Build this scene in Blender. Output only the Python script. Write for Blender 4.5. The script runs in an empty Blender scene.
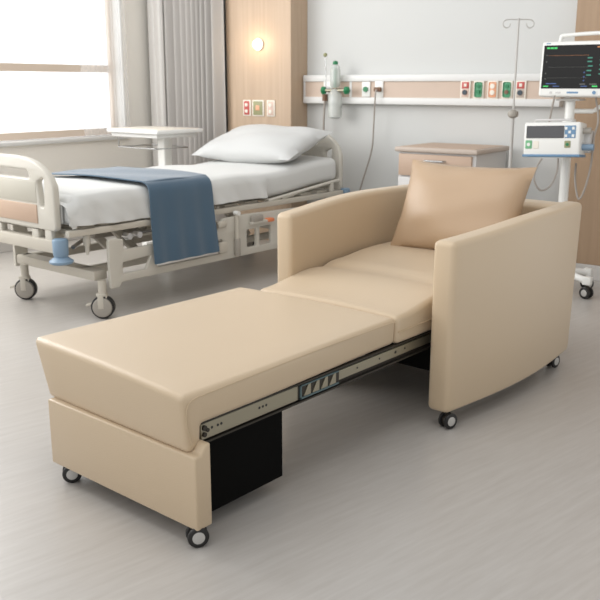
import bpy, bmesh, math, random
from mathutils import Vector, Matrix, Euler
random.seed(7)
PI = math.pi
R = math.radians
scene = bpy.context.scene
C = scene.collection

# ------------------------------------------------------------------ camera
cam_data = bpy.data.cameras.new('camera')
cam = bpy.data.objects.new('camera', cam_data)
C.objects.link(cam)
cam.location = (0, 0, 1.25)
PITCH = math.atan(215 / 850)
cam.rotation_euler = (PI / 2 - PITCH, 0, 0)
cam_data.sensor_width = 36
cam_data.lens = 850 / 600 * 36
cam_data.clip_start = .05
cam_data.dof.use_dof = True
cam_data.dof.focus_distance = 2.9
cam_data.dof.aperture_fstop = 7.5
scene.camera = cam

# ------------------------------------------------------------------ world: bright day on the window side, dimmer ward behind
world = bpy.data.worlds.new('daylight')
scene.world = world
world.use_nodes = True
wn = world.node_tree
wn.nodes.clear()
tc = wn.nodes.new('ShaderNodeTexCoord')
dot = wn.nodes.new('ShaderNodeVectorMath'); dot.operation = 'DOT_PRODUCT'
dot.inputs[1].default_value = (-.809, .588, .0)
mr = wn.nodes.new('ShaderNodeMapRange')
mr.inputs['From Min'].default_value = -1.0; mr.inputs['From Max'].default_value = .35
mr.interpolation_type = 'SMOOTHSTEP'
wn.links.new(tc.outputs['Generated'], dot.inputs[0])
wn.links.new(dot.outputs['Value'], mr.inputs['Value'])
mx = wn.nodes.new('ShaderNodeMix'); mx.data_type = 'RGBA'
mx.inputs['A'].default_value = (.57, .56, .54, 1)
mx.inputs['B'].default_value = (1.35, 1.37, 1.4, 1)
wn.links.new(mr.outputs['Result'], mx.inputs['Factor'])
bg = wn.nodes.new('ShaderNodeBackground'); bg.inputs['Strength'].default_value = 1.0
sep = wn.nodes.new('ShaderNodeSeparateXYZ'); wn.links.new(tc.outputs['Generated'], sep.inputs[0])
mz = wn.nodes.new('ShaderNodeMapRange'); mz.inputs['From Min'].default_value = .03; mz.inputs['From Max'].default_value = .9
mz.inputs['To Min'].default_value = 1.12; mz.inputs['To Max'].default_value = .40
wn.links.new(sep.outputs['Z'], mz.inputs['Value']); wn.links.new(mz.outputs['Result'], bg.inputs['Strength'])
wn.links.new(mx.outputs['Result'], bg.inputs['Color'])
wo = wn.nodes.new('ShaderNodeOutputWorld')
wn.links.new(bg.outputs['Background'], wo.inputs['Surface'])


def area(name, loc, target, sx, sy, power, color):
    d = bpy.data.lights.new(name, 'AREA')
    d.shape = 'RECTANGLE'; d.size = sx; d.size_y = sy
    d.energy = power; d.color = color
    o = bpy.data.objects.new(name, d)
    C.objects.link(o)
    o.location = loc
    o.rotation_euler = (Vector(target) - Vector(loc)).to_track_quat('-Z', 'Y').to_euler()
    return o


area('window_daylight', (-3.04, 5.17, 1.9), (.0, 4.4, .3), 2.4, 1.7, 68, (1, .99, .97))
area('overhead_fill', (-.5, 2.6, 3.2), (.2, 3.6, 0), 2.4, 2.4, 26, (1, .985, .96))  # added fill from above, no such fixture in the room

area('window_wall_fill', (-.7, 5.3, 3.2), (-1.9, 6.5, .3), 1.6, 1.6, 11, (1, .985, .96))  # added fill to brighten the window wall and the floor by the bed

scene.view_settings.view_transform = 'Standard'
scene.view_settings.look = 'None'
scene.view_settings.gamma = 1
scene.view_settings.use_curve_mapping = False
scene.view_settings.exposure = 0.3


# ------------------------------------------------------------------ materials
def lin(c):
    c = c / 255
    return c / 12.92 if c <= .04045 else ((c + .055) / 1.055) ** 2.4


def rgb(r, g, b):
    return (lin(r), lin(g), lin(b), 1)


def mat(name, col, rough=.5, metal=0, bump=0, bscale=80, vary=0, vscale=5, spec=.5, emit=None, estr=1, stretch=None,
        trans=0, alpha=1, coat=0, sheen=0):
    m = bpy.data.materials.new(name)
    m.use_nodes = True
    nt = m.node_tree
    b = nt.nodes['Principled BSDF']
    b.inputs['Base Color'].default_value = col
    b.inputs['Roughness'].default_value = rough
    b.inputs['Metallic'].default_value = metal
    b.inputs['Specular IOR Level'].default_value = spec
    b.inputs['Transmission Weight'].default_value = trans
    b.inputs['Alpha'].default_value = alpha
    b.inputs['Coat Weight'].default_value = coat
    b.inputs['Sheen Weight'].default_value = sheen
    if emit:
        b.inputs['Emission Color'].default_value = emit
        b.inputs['Emission Strength'].default_value = estr
    t = nt.nodes.new('ShaderNodeTexCoord')
    mp = nt.nodes.new('ShaderNodeMapping')
    if stretch:
        mp.inputs['Scale'].default_value = stretch
    nt.links.new(t.outputs['Object'], mp.inputs['Vector'])
    if bump:
        n = nt.nodes.new('ShaderNodeTexNoise')
        n.inputs['Scale'].default_value = bscale
        n.inputs['Detail'].default_value = 3
        nt.links.new(mp.outputs['Vector'], n.inputs['Vector'])
        bp = nt.nodes.new('ShaderNodeBump')
        bp.inputs['Strength'].default_value = bump
        bp.inputs['Distance'].default_value = .01
        nt.links.new(n.outputs['Fac'], bp.inputs['Height'])
        nt.links.new(bp.outputs['Normal'], b.inputs['Normal'])
    if vary:
        n = nt.nodes.new('ShaderNodeTexNoise')
        n.inputs['Scale'].default_value = vscale
        n.inputs['Detail'].default_value = 4
        nt.links.new(mp.outputs['Vector'], n.inputs['Vector'])
        x = nt.nodes.new('ShaderNodeMix'); x.data_type = 'RGBA'
        x.inputs['A'].default_value = tuple(max(0, c * (1 - vary)) for c in col[:3]) + (1,)
        x.inputs['B'].default_value = tuple(min(1, c * (1 + vary)) for c in col[:3]) + (1,)
        nt.links.new(n.outputs['Fac'], x.inputs['Factor'])
        nt.links.new(x.outputs['Result'], b.inputs['Base Color'])
    return m


M = dict(
    leather=mat('cream_leather', rgb(197, 176, 147), .42, bump=.12, bscale=260, vary=.02, vscale=3, spec=.6, sheen=.15),
    tan=mat('tan_leather', rgb(178, 152, 124), .40, bump=.12, bscale=240, vary=.03, vscale=4, spec=.5),
    stitch=mat('leather_piping', rgb(190, 169, 140), .5),
    black=mat('black_board', rgb(7, 7, 6), .8, bump=.05, spec=.1),
    rubber=mat('black_rubber', rgb(30, 29, 29), .35),
    hub=mat('grey_hub_plastic', rgb(188, 186, 182), .35),
    steel=mat('zinc_steel', rgb(160, 154, 136), .38, .75),
    darksteel=mat('dark_steel', rgb(62, 58, 52), .4, .6),
    teal=mat('blue_grey_coated_steel', rgb(92, 112, 116), .4, .4),
    chrome=mat('chrome', rgb(200, 200, 200), .2, .9),
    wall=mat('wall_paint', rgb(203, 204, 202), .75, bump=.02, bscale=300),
    wall_lit=mat('window_wall_brightened', rgb(238, 234, 226), .8, bump=.02, bscale=300),  # wall paint lightened in its colour to stand in for missing light
    trimwhite=mat('white_trim', rgb(222, 222, 220), .4),
    skirting=mat('grey_skirting', rgb(196, 192, 187), .5),
    white=mat('white_plastic', rgb(232, 232, 228), .35),
    bedpaint=mat('bed_cream_paint', rgb(200, 196, 186), .38),
    bedmetal=mat('bed_frame_paint', rgb(194, 188, 176), .4),
    bedpanel=mat('footboard_inner_panel', rgb(188, 184, 172), .45),
    wheelgrey=mat('grey_wheel', rgb(160, 154, 145), .45),
    pillowcase=mat('pillow_cotton', rgb(196, 197, 196), .85, bump=.1, bscale=14, sheen=.15),
    linen=mat('white_linen', rgb(208, 209, 207), .85, bump=.1, bscale=14, sheen=.2),
    blue=mat('blue_blanket', rgb(62, 90, 112), .75, bump=.15, bscale=300, vary=.04, vscale=9, sheen=.45),
    bluepl=mat('blue_bumper', rgb(126, 150, 172), .45),
    curtain=mat('grey_curtain', rgb(174, 170, 166), .85, bump=.1, bscale=300),
    curtainlight=mat('pale_curtain', rgb(214, 211, 207), .85, bump=.1, bscale=300),
    doorwood=mat('cabinet_oak', rgb(188, 163, 143), .5, vary=.05, vscale=14, stretch=(1, .3, 6)),
    cabgrey=mat('cabinet_grey', rgb(206, 204, 202), .5),
    cabtop=mat('cabinet_top', rgb(188, 174, 162), .45),
    screen=mat('black_screen', rgb(20, 19, 18), .35, spec=.25),
    lcd=mat('grey_lcd', rgb(74, 74, 76), .25),
    cable=mat('grey_cable', rgb(160, 152, 144), .5),
    brown=mat('brown_plug', rgb(120, 88, 66), .5),
    red=mat('red_plate', rgb(188, 84, 78), .5), green=mat('green_plate', rgb(86, 156, 118), .5),
    dgreen=mat('green_valve', rgb(34, 122, 78), .4),
    orange=mat('orange_plate', rgb(226, 170, 136), .5),
    pinkp=mat('pink_plate', rgb(214, 188, 174), .5),
    olive=mat('olive_plate', rgb(150, 150, 112), .5),
    railwood=mat('rail_veneer', rgb(200, 180, 164), .5, vary=.03, vscale=10),
    cream=mat('cream_plate', rgb(232, 226, 214), .45),
    dial=mat('dark_socket', rgb(52, 66, 76), .4),
    orangep=mat('orange_pedal', rgb(222, 130, 84), .45),
    blade=mat('frame_beige', rgb(214, 198, 182), .5),
    bluekey=mat('blue_keys', rgb(104, 140, 172), .4),
    greenkey=mat('green_keys', rgb(110, 178, 130), .4),
    eg=mat('screen_green', rgb(20, 60, 30), .5, emit=rgb(70, 215, 110), estr=.9),
    et=mat('screen_teal', rgb(20, 60, 50), .5, emit=rgb(70, 150, 130), estr=.6),
    eo=mat('screen_orange', rgb(60, 40, 20), .5, emit=rgb(215, 140, 90), estr=.7),
    eb=mat('screen_blue', rgb(20, 30, 60), .5, emit=rgb(80, 110, 170), estr=.6),
    egy=mat('screen_grey', rgb(60, 60, 60), .5, emit=rgb(120, 120, 110), estr=.35),
    lamp=mat('lamp_glass', rgb(255, 240, 220), .4, emit=(1, .86, .68, 1), estr=2.2),
)


def wood_mat():
    m = bpy.data.materials.new('vertical_oak_veneer'); m.use_nodes = True
    nt = m.node_tree; b = nt.nodes['Principled BSDF']
    b.inputs['Roughness'].default_value = .5
    t = nt.nodes.new('ShaderNodeTexCoord'); mp = nt.nodes.new('ShaderNodeMapping')
    mp.inputs['Scale'].default_value = (14, 14, .6)
    nt.links.new(t.outputs['Object'], mp.inputs['Vector'])
    n = nt.nodes.new('ShaderNodeTexNoise'); n.inputs['Scale'].default_value = 2.5; n.inputs['Detail'].default_value = 6
    nt.links.new(mp.outputs['Vector'], n.inputs['Vector'])
    r = nt.nodes.new('ShaderNodeValToRGB')
    r.color_ramp.elements[0].position = .25; r.color_ramp.elements[0].color = rgb(178, 154, 130)
    r.color_ramp.elements[1].position = .8; r.color_ramp.elements[1].color = rgb(192, 169, 145)
    nt.links.new(n.outputs['Fac'], r.inputs['Fac']); nt.links.new(r.outputs['Color'], b.inputs['Base Color'])
    return m


def wood_shaded():  # oak copy darkened in its colour, as the right panel is lit less
    m = M['wood'].copy(); m.name = 'shaded_oak_veneer'
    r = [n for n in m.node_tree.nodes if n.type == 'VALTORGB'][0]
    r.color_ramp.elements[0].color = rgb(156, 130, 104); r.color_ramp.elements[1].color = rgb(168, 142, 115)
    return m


def floor_mat():
    m = bpy.data.materials.new('grey_vinyl_floor'); m.use_nodes = True
    nt = m.node_tree; b = nt.nodes['Principled BSDF']
    t = nt.nodes.new('ShaderNodeTexCoord'); mp = nt.nodes.new('ShaderNodeMapping')
    mp.inputs['Rotation'].default_value = (0, 0, R(13))
    nt.links.new(t.outputs['Object'], mp.inputs['Vector'])
    mp2 = nt.nodes.new('ShaderNodeMapping'); mp2.inputs['Scale'].default_value = (2.6, 26, 1)
    nt.links.new(mp.outputs['Vector'], mp2.inputs['Vector'])
    n = nt.nodes.new('ShaderNodeTexNoise'); n.inputs['Scale'].default_value = 1.6; n.inputs['Detail'].default_value = 7
    n.inputs['Roughness'].default_value = .65
    nt.links.new(mp2.outputs['Vector'], n.inputs['Vector'])
    r = nt.nodes.new('ShaderNodeValToRGB')
    r.color_ramp.elements[0].position = .3; r.color_ramp.elements[0].color = rgb(178, 173, 167)
    r.color_ramp.elements[1].position = .72; r.color_ramp.elements[1].color = rgb(190, 186, 181)
    nt.links.new(n.outputs['Fac'], r.inputs['Fac']); nt.links.new(r.outputs['Color'], b.inputs['Base Color'])
    b.inputs['Roughness'].default_value = .30
    b.inputs['Specular IOR Level'].default_value = .55
    bp = nt.nodes.new('ShaderNodeBump'); bp.inputs['Strength'].default_value = .05; bp.inputs['Distance'].default_value = .005
    nt.links.new(n.outputs['Fac'], bp.inputs['Height']); nt.links.new(bp.outputs['Normal'], b.inputs['Normal'])
    return m


def sheer_mat():
    m = bpy.data.materials.new('white_sheer'); m.use_nodes = True
    nt = m.node_tree; nt.nodes.clear()
    o = nt.nodes.new('ShaderNodeOutputMaterial')
    tr = nt.nodes.new('ShaderNodeBsdfTransparent'); tl = nt.nodes.new('ShaderNodeBsdfTranslucent')
    df = nt.nodes.new('ShaderNodeBsdfDiffuse')
    for x in (tl, df): x.inputs['Color'].default_value = rgb(244, 244, 243)
    a = nt.nodes.new('ShaderNodeMixShader'); a.inputs[0].default_value = .4
    nt.links.new(tl.outputs[0], a.inputs[1]); nt.links.new(df.outputs[0], a.inputs[2])
    c = nt.nodes.new('ShaderNodeMixShader'); c.inputs[0].default_value = .32
    nt.links.new(tr.outputs[0], c.inputs[1]); nt.links.new(a.outputs[0], c.inputs[2])
    nt.links.new(c.outputs[0], o.inputs['Surface'])
    return m


def glass_mat(name, a=.12, col=(1, 1, 1, 1)):
    m = bpy.data.materials.new(name); m.use_nodes = True
    nt = m.node_tree; nt.nodes.clear()
    o = nt.nodes.new('ShaderNodeOutputMaterial')
    tr = nt.nodes.new('ShaderNodeBsdfTransparent'); tr.inputs['Color'].default_value = col
    gl = nt.nodes.new('ShaderNodeBsdfGlossy'); gl.inputs['Roughness'].default_value = .08
    c = nt.nodes.new('ShaderNodeMixShader'); c.inputs[0].default_value = a
    nt.links.new(tr.outputs[0], c.inputs[1]); nt.links.new(gl.outputs[0], c.inputs[2])
    nt.links.new(c.outputs[0], o.inputs['Surface'])
    return m


M['wood'] = wood_mat(); M['woodshade'] = wood_shaded(); M['floor'] = floor_mat(); M['sheer'] = sheer_mat()
M['glass'] = glass_mat('window_glass', .06); M['clear'] = mat('milky_plastic', rgb(222, 226, 222), .25, trans=.3, alpha=.72)


# ------------------------------------------------------------------ mesh helpers
def obj(name, bm, m, parent=None, smooth=40, loc=None, rot=None):
    bmesh.ops.recalc_face_normals(bm, faces=bm.faces[:])
    me = bpy.data.meshes.new(name)
    bm.to_mesh(me); bm.free()
    if smooth:
        me.shade_smooth()
        me.set_sharp_from_angle(angle=R(smooth))
    me.materials.append(M[m])
    o = bpy.data.objects.new(name, me)
    C.objects.link(o)
    if parent: o.parent = parent
    if loc: o.location = loc
    if rot: o.rotation_euler = rot
    return o


def tag(o, label=None, cat=None, group=None, kind=None):
    if label: o['label'] = label
    if cat: o['category'] = cat
    if group: o['group'] = group
    if kind: o['kind'] = kind
    return o


def thing(name, label, cat, loc=(0, 0, 0), rotz=0, group=None):
    o = bpy.data.objects.new(name, None)
    C.objects.link(o)
    o.empty_display_size = .1
    o.location = loc; o.rotation_euler = (0, 0, rotz)
    return tag(o, label, cat, group)


def copy_tree(o, parent=None):
    c = o.copy(); C.objects.link(c)
    if parent: c.parent = parent
    for ch in list(o.children): copy_tree(ch, c)
    return c


def merge(bm, other):
    me = bpy.data.meshes.new('tmp'); other.to_mesh(me); other.free()
    bm.from_mesh(me); bpy.data.meshes.remove(me)
    return bm


def box(x0, x1, y0, y1, z0, z1, r=0, seg=2, cuts=None, fn=None, bm=None):
    b = bmesh.new()
    bmesh.ops.create_cube(b, size=1)
    for v in b.verts:
        v.co = Vector((x0 + (v.co.x + .5) * (x1 - x0), y0 + (v.co.y + .5) * (y1 - y0), z0 + (v.co.z + .5) * (z1 - z0)))
    if r: bmesh.ops.bevel(b, geom=b.edges[:], offset=r, segments=seg, profile=.5, affect='EDGES')
    if cuts:
        for ax, (lo, hi, n) in zip(range(3), ((x0, x1, cuts[0]), (y0, y1, cuts[1]), (z0, z1, cuts[2]))):
            for k in range(1, n):
                co = [0, 0, 0]; no = [0, 0, 0]
                co[ax] = lo + (hi - lo) * k / n; no[ax] = 1
                bmesh.ops.bisect_plane(b, geom=b.verts[:] + b.edges[:] + b.faces[:], plane_co=co, plane_no=no)
    if fn:
        for v in b.verts: v.co = Vector(fn(*v.co))
    if bm is not None: return merge(bm, b)
    return b


def prism(profile, y0, y1, r=0, seg=3, cuts=(0, 0), fn=None):
    """profile in x,z extruded along y"""
    b = bmesh.new()
    lo = [b.verts.new((x, y0, z)) for x, z in profile]
    hi = [b.verts.new((x, y1, z)) for x, z in profile]
    n = len(profile)
    b.faces.new(lo); b.faces.new(hi[::-1])
    for i in range(n): b.faces.new((lo[i], hi[i], hi[(i + 1) % n], lo[(i + 1) % n]))
    bmesh.ops.recalc_face_normals(b, faces=b.faces[:])
    if r: bmesh.ops.bevel(b, geom=b.edges[:], offset=r, segments=seg, profile=.5, affect='EDGES')
    xs = [p[0] for p in profile]
    for ax, lo_, hi_, n_ in ((0, min(xs), max(xs), cuts[0]), (1, y0, y1, cuts[1])):
        for k in range(1, n_):
            co = [0, 0, 0]; no = [0, 0, 0]; co[ax] = lo_ + (hi_ - lo_) * k / n_; no[ax] = 1
            bmesh.ops.bisect_plane(b, geom=b.verts[:] + b.edges[:] + b.faces[:], plane_co=co, plane_no=no)
    if fn:
        for v in b.verts: v.co = Vector(fn(*v.co))
    return b


def cyl(p0, p1, r0, r1=None, n=20, bm=None, bev=0):
    r1 = r0 if r1 is None else r1
    p0, p1 = Vector(p0), Vector(p1); d = p1 - p0
    b = bmesh.new()
    bmesh.ops.create_cone(b, cap_ends=True, segments=n, radius1=r0, radius2=r1, depth=d.length)
    if bev:
        es = [e for e in b.edges if abs(e.verts[0].co.z - e.verts[1].co.z) < 1e-6]
        bmesh.ops.bevel(b, geom=es, offset=bev, segments=2, profile=.5, affect='EDGES')
    q = Vector((0, 0, 1)).rotation_difference(d.normalized()).to_matrix().to_4x4()
    bmesh.ops.transform(b, matrix=Matrix.Translation((p0 + p1) / 2) @ q, verts=b.verts[:])
    if bm is not None: return merge(bm, b)
    return b


def smooth_path(pts, n=8):
    pts = [Vector(p) for p in pts]
    out = []
    for i in range(len(pts) - 1):
        a = pts[max(i - 1, 0)]; b_ = pts[i]; c = pts[i + 1]; d = pts[min(i + 2, len(pts) - 1)]
        for k in range(n):
            t = k / n
            out.append(.5 * ((2 * b_) + (c - a) * t + (2 * a - 5 * b_ + 4 * c - d) * t * t + (3 * b_ - a - 3 * c + d) * t ** 3))
    out.append(pts[-1])
    return out


def tube(pts, r, n=10, bm=None, smooth=0, closed=False):
    pts = smooth_path(pts, smooth) if smooth else [Vector(p) for p in pts]
    b = bmesh.new(); rings = []
    m = len(pts)
    up = None
    for i, p in enumerate(pts):
        if closed: t = (pts[(i + 1) % m] - pts[i - 1]).normalized()
        else: t = (pts[min(i + 1, m - 1)] - pts[max(i - 1, 0)]).normalized()
        if up is None: up = t.orthogonal().normalized()
        up = (up - t * up.dot(t)).normalized()
        s = t.cross(up)
        rings.append([b.verts.new(p + (up * math.cos(a) + s * math.sin(a)) * r) for a in [2 * PI * k / n for k in range(n)]])
    for i in range(m if closed else m - 1):
        A, B = rings[i], rings[(i + 1) % m]
        for k in range(n): b.faces.new((A[k], A[(k + 1) % n], B[(k + 1) % n], B[k]))
    if not closed:
        b.faces.new(rings[0][::-1]); b.faces.new(rings[-1])
    if bm is not None: return merge(bm, b)
    return b


def lathe(prof, n=24, bm=None, center=(0, 0, 0)):
    b = bmesh.new(); rings = []
    for r, z in prof:
        rings.append([b.verts.new((center[0] + r * math.cos(2 * PI * k / n), center[1] + r * math.sin(2 * PI * k / n), center[2] + z)) for k in range(n)])
    for A, B in zip(rings, rings[1:]):
        for k in range(n): b.faces.new((A[k], A[(k + 1) % n], B[(k + 1) % n], B[k]))
    b.faces.new(rings[0][::-1]); b.faces.new(rings[-1])
    if bm is not None: return merge(bm, b)
    return b


def rpoly(pts, r, seg=5):
    """round the corners of a polygon; r may be a list"""
    out = []; n = len(pts)
    for i, p in enumerate(pts):
        rr = r[i] if isinstance(r, (list, tuple)) else r
        p = Vector(p); a = Vector(pts[i - 1]) - p; c = Vector(pts[(i + 1) % n]) - p
        if rr <= 0: out.append(tuple(p)); continue
        d = min(rr, a.length * .49, c.length * .49)
        s, e = p + a.normalized() * d, p + c.normalized() * d
        for k in range(seg + 1):
            t = k / seg
            out.append(tuple((1 - t) ** 2 * s + 2 * t * (1 - t) * p + t * t * e))
    return out


def plate(outer, holes, t0, t1, bev=.004):
    """flat plate with holes: outlines in (y,z), thickness along x from t0 to t1"""
    cu = bpy.data.curves.new('plate', 'CURVE'); cu.dimensions = '2D'; cu.fill_mode = 'BOTH'
    for o in [outer] + list(holes):
        s = cu.splines.new('POLY'); s.points.add(len(o) - 1)
        for p, q in zip(s.points, o): p.co = (q[0], q[1], 0, 1)
        s.use_cyclic_u = True
    cu.extrude = (t1 - t0) / 2 - bev; cu.bevel_depth = bev; cu.bevel_resolution = 2; cu.offset = -bev
    ob = bpy.data.objects.new('plate', cu); C.objects.link(ob)
    dg = bpy.context.evaluated_depsgraph_get(); dg.update()
    me = bpy.data.meshes.new_from_object(ob.evaluated_get(dg))
    b = bmesh.new(); b.from_mesh(me)
    bpy.data.objects.remove(ob); bpy.data.curves.remove(cu); bpy.data.meshes.remove(me)
    for v in b.verts: v.co = Vector(((t0 + t1) / 2 + v.co.z, v.co.x, v.co.y))
    bmesh.ops.remove_doubles(b, verts=b.verts[:], dist=1e-5)
    return b


def sst(x, a, b):
    t = max(0, min(1, (x - a) / (b - a)))
    return t * t * (3 - 2 * t)


def pillow(w, h, t, nx=26, ny=20, pinch=.07, corner=1.0, wr=.004, seed=1):
    """soft pillow lying in x (width), y (height), z thickness; ear-like corners"""
    rnd = random.Random(seed)
    ph = [rnd.uniform(0, 6) for _ in range(6)]
    b = bmesh.new(); g = {}
    for side in (1, -1):
        for i in range(nx + 1):
            for j in range(ny + 1):
                u = -1 + 2 * i / nx; v = -1 + 2 * j / ny
                edge = i in (0, nx) or j in (0, ny)
                if edge and side == -1:
                    g[(i, j, -1)] = g[(i, j, 1)]; continue
                px = w / 2 * u * (1 - pinch * (1 - v * v)  * abs(u) ** 1.5)
                py = h / 2 * v * (1 - pinch * 1.3 * (1 - u * u) * abs(v) ** 1.5)
                f = max(0, (1 - abs(u) ** 2.6)) ** .55 * max(0, (1 - abs(v) ** 2.6)) ** .55
                z = side * t / 2 * f
                z += wr * f ** .5 * (math.sin(5 * u + 3 * v + ph[0]) + .7 * math.sin(9 * v - 4 * u + ph[1]) + .5 * math.sin(13 * u * v + ph[2])) if not edge else 0
                g[(i, j, side)] = b.verts.new((px, py, z))
        for i in range(nx):
            for j in range(ny):
                q = [g[(i, j, side)], g[(i + 1, j, side)], g[(i + 1, j + 1, side)], g[(i, j + 1, side)]]
                b.faces.new(q if side == 1 else q[::-1])
    return b


def frame_angle(az): return R(90 - az)


def to_world(o, az, l, w, z=0):
    a = R(az)
    return (o[0] + l * math.sin(a) - w * math.cos(a), o[1] + l * math.cos(a) + w * math.sin(a), z)


# frames of the place: local x runs away from the viewer, local y to the left
ROOM_O, ROOM_AZ = (.4, 6.75), 36
BED_O, BED_AZ = (-1.085, 4.536), 40
CH_O, CH_AZ = (-.287, 2.125), 40.5
ROOM = frame_angle(ROOM_AZ)
rl = (ROOM_O[0], ROOM_O[1], 0)


# ------------------------------------------------------------------ room shell (room frame: headwall at x=0, window wall at y=1.99)
def struct(name, bm, m, parent=None, smooth=30):
    o = obj(name, bm, m, parent, smooth)
    if not parent:
        o.location = rl; o.rotation_euler = (0, 0, ROOM)
        tag(o, kind='structure')
    return o


CEIL = 3.6
struct('floor', box(-8.2, .2, -3.2, 2.2, -.06, 0), 'floor')
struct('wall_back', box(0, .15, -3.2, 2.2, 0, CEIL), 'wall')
WY = 1.99
SILL = .83
WIN0, WIN1 = -5.6, -.5      # window opening along the wall
WT = 2.75
b = box(-8.2, 0, WY, WY + .16, 0, SILL - .03)
box(-8.2, WIN0, WY, WY + .16, SILL - .03, CEIL, bm=b)
box(WIN1, 0, WY, WY + .16, SILL - .03, CEIL, bm=b)
box(WIN0, WIN1, WY, WY + .16, WT, CEIL, bm=b)
struct('wall_left', b, 'wall_lit')
# window
w1 = thing('window_1', None, None, rl, ROOM); tag(w1, kind='structure')
obj('window_lining', box(WIN1 - .012, WIN1 + .001, WY + .001, WY + .159, SILL, WT), 'trimwhite', w1)
obj('window_sill', box(WIN0, WIN1 + .02, WY - .035, WY + .15, SILL - .03, SILL, .005), 'trimwhite', w1)
b = box(WIN0, WIN1, WY + .09, WY + .14, .835, .89)
box(WIN0, WIN1, WY + .09, WY + .14, 1.352, 1.412, bm=b)
box(WIN0, WIN1, WY + .09, WY + .14, WT - .06, WT, bm=b)
for x in (WIN0, -4.0, -2.42, WIN1 - .06):
    box(x, x + .06, WY + .095, WY + .135, .83, WT, bm=b)
obj('window_frame', b, 'blade', w1)
for x0, x1 in ((WIN0 + .06, -4.0), (-3.94, -2.42), (-2.36, WIN1 - .06)):
    obj('window_pane', box(x0, x1, WY + .112, WY + .118, .885, WT - .06), 'glass', w1, smooth=0)
# wooden columns either side of the headwall
b = box(-.222, 0, .42, 1.075, 0, CEIL, .004, 1)
struct('trim_1', b, 'wood')
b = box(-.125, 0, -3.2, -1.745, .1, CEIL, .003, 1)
struct('trim_2', b, 'woodshade')
struct('baseboard_back', box(-.135, 0, -3.2, -1.755, 0, .1, .003, 1), 'skirting')
b = box(-.014, 0, -1.745, .42, 0, .1, .003, 1)
struct('baseboard_middle', b, 'skirting')
struct('baseboard_left', box(-8.2, 0, WY - .014, WY, 0, .1, .003, 1), 'skirting')

# sheer curtain over right end of the window
def drape(x0, x1, y0, y1, z0, z1, folds, amp, n=None, thick=.002, seed=0, uneven=.35):
    rnd = random.Random(seed)
    n = n or folds * 10
    ph = [rnd.uniform(0, 6) for _ in range(4)]
    b = bmesh.new(); cols = []
    d = Vector((x1 - x0, y1 - y0, 0)); L_ = d.length; d.normalize(); nn = Vector((-d.y, d.x, 0))
    zs = [z0 + (z1 - z0) * k / 10 for k in range(11)]
    for i in range(n + 1):
        t = i / n
        tt = t + uneven * (math.sin(4 * t * 2 + ph[0]) + .6 * math.sin(11 * t + ph[1])) / (2 * PI * 2.2) 
        a = amp * (1 + .35 * math.sin(7 * t + ph[2]))
        col = []
        for z in zs:
            k = (z - z0) / (z1 - z0)
            off = a * (1.1 - .35 * k) * math.sin(2 * PI * folds * tt + .25 * math.sin(3 * k + ph[3]))
            p = Vector((x0, y0, 0)) + d * (L_ * t) + nn * off
            col.append((p.x, p.y, z))
        cols.append(col)
    front = [[b.verts.new(c) for c in col] for col in cols]
    for A, B in zip(front, front[1:]):
        for k in range(10): b.faces.new((A[k], B[k], B[k + 1], A[k + 1]))
    bmesh.ops.recalc_face_normals(b, faces=b.faces[:])
    if thick: bmesh.ops.solidify(b, geom=b.faces[:], thickness=thick)
    return b


o = obj('sheer_curtain', drape(-1.0, -.52, WY - .06, WY - .06, .845, 3.3, 7, .018, thick=0, seed=4, uneven=.2), 'sheer', smooth=60, loc=rl, rot=(0, 0, ROOM))
tag(o, 'translucent white sheer curtain hanging at the right end of the bright window', 'curtain')
cu = thing('grey_curtain', 'floor length pleated grey curtain gathered in the corner beside the wood column', 'curtain', rl, ROOM)
obj('curtain_panel', drape(-.17, -.31, 1.80, 1.06, .04, 3.3, 9, .042, n=160, seed=3, uneven=.6), 'curtain', cu, smooth=60)
o = obj('curtain_edge', drape(-.25, -.21, 1.93, 1.79, .04, 3.3, 1, .03, n=20, seed=8, uneven=.1), 'curtainlight', cu, smooth=60)
tag(o, 'paler edge fold of the curtain')
obj('curtain_rail', cyl((-.21, 1.97, 3.33), (-.30, 1.0, 3.33), .018), 'chrome', cu)

# ------------------------------------------------------------------ headwall service rail
hr = thing('wall_service_rail', 'long wood and white medical service rail across the wall above the bed', 'wall rail', rl, ROOM)
RZ0, RZ1 = 1.11, 1.325
obj('rail_panel', box(-.062, 0, -1.66, .40, RZ0 + .045, RZ1 - .045), 'railwood', hr)
obj('upper_edge', box(-.075, 0, -1.66, .41, RZ1 - .05, RZ1, .006), 'trimwhite', hr)
obj('lower_edge', box(-.075, 0, -1.66, .41, RZ0, RZ0 + .05, .006), 'trimwhite', hr)
obj('end_cap', box(-.07, 0, .395, .412, RZ0 + .02, RZ1 - .02, .004), 'cabgrey', hr)
obj('divider', box(-.066, 0, -.04, -.02, RZ0 + .045, RZ1 - .045), 'trimwhite', hr)


def rpt(x, y, z): return to_world(ROOM_O, ROOM_AZ, x, y, z)


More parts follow.
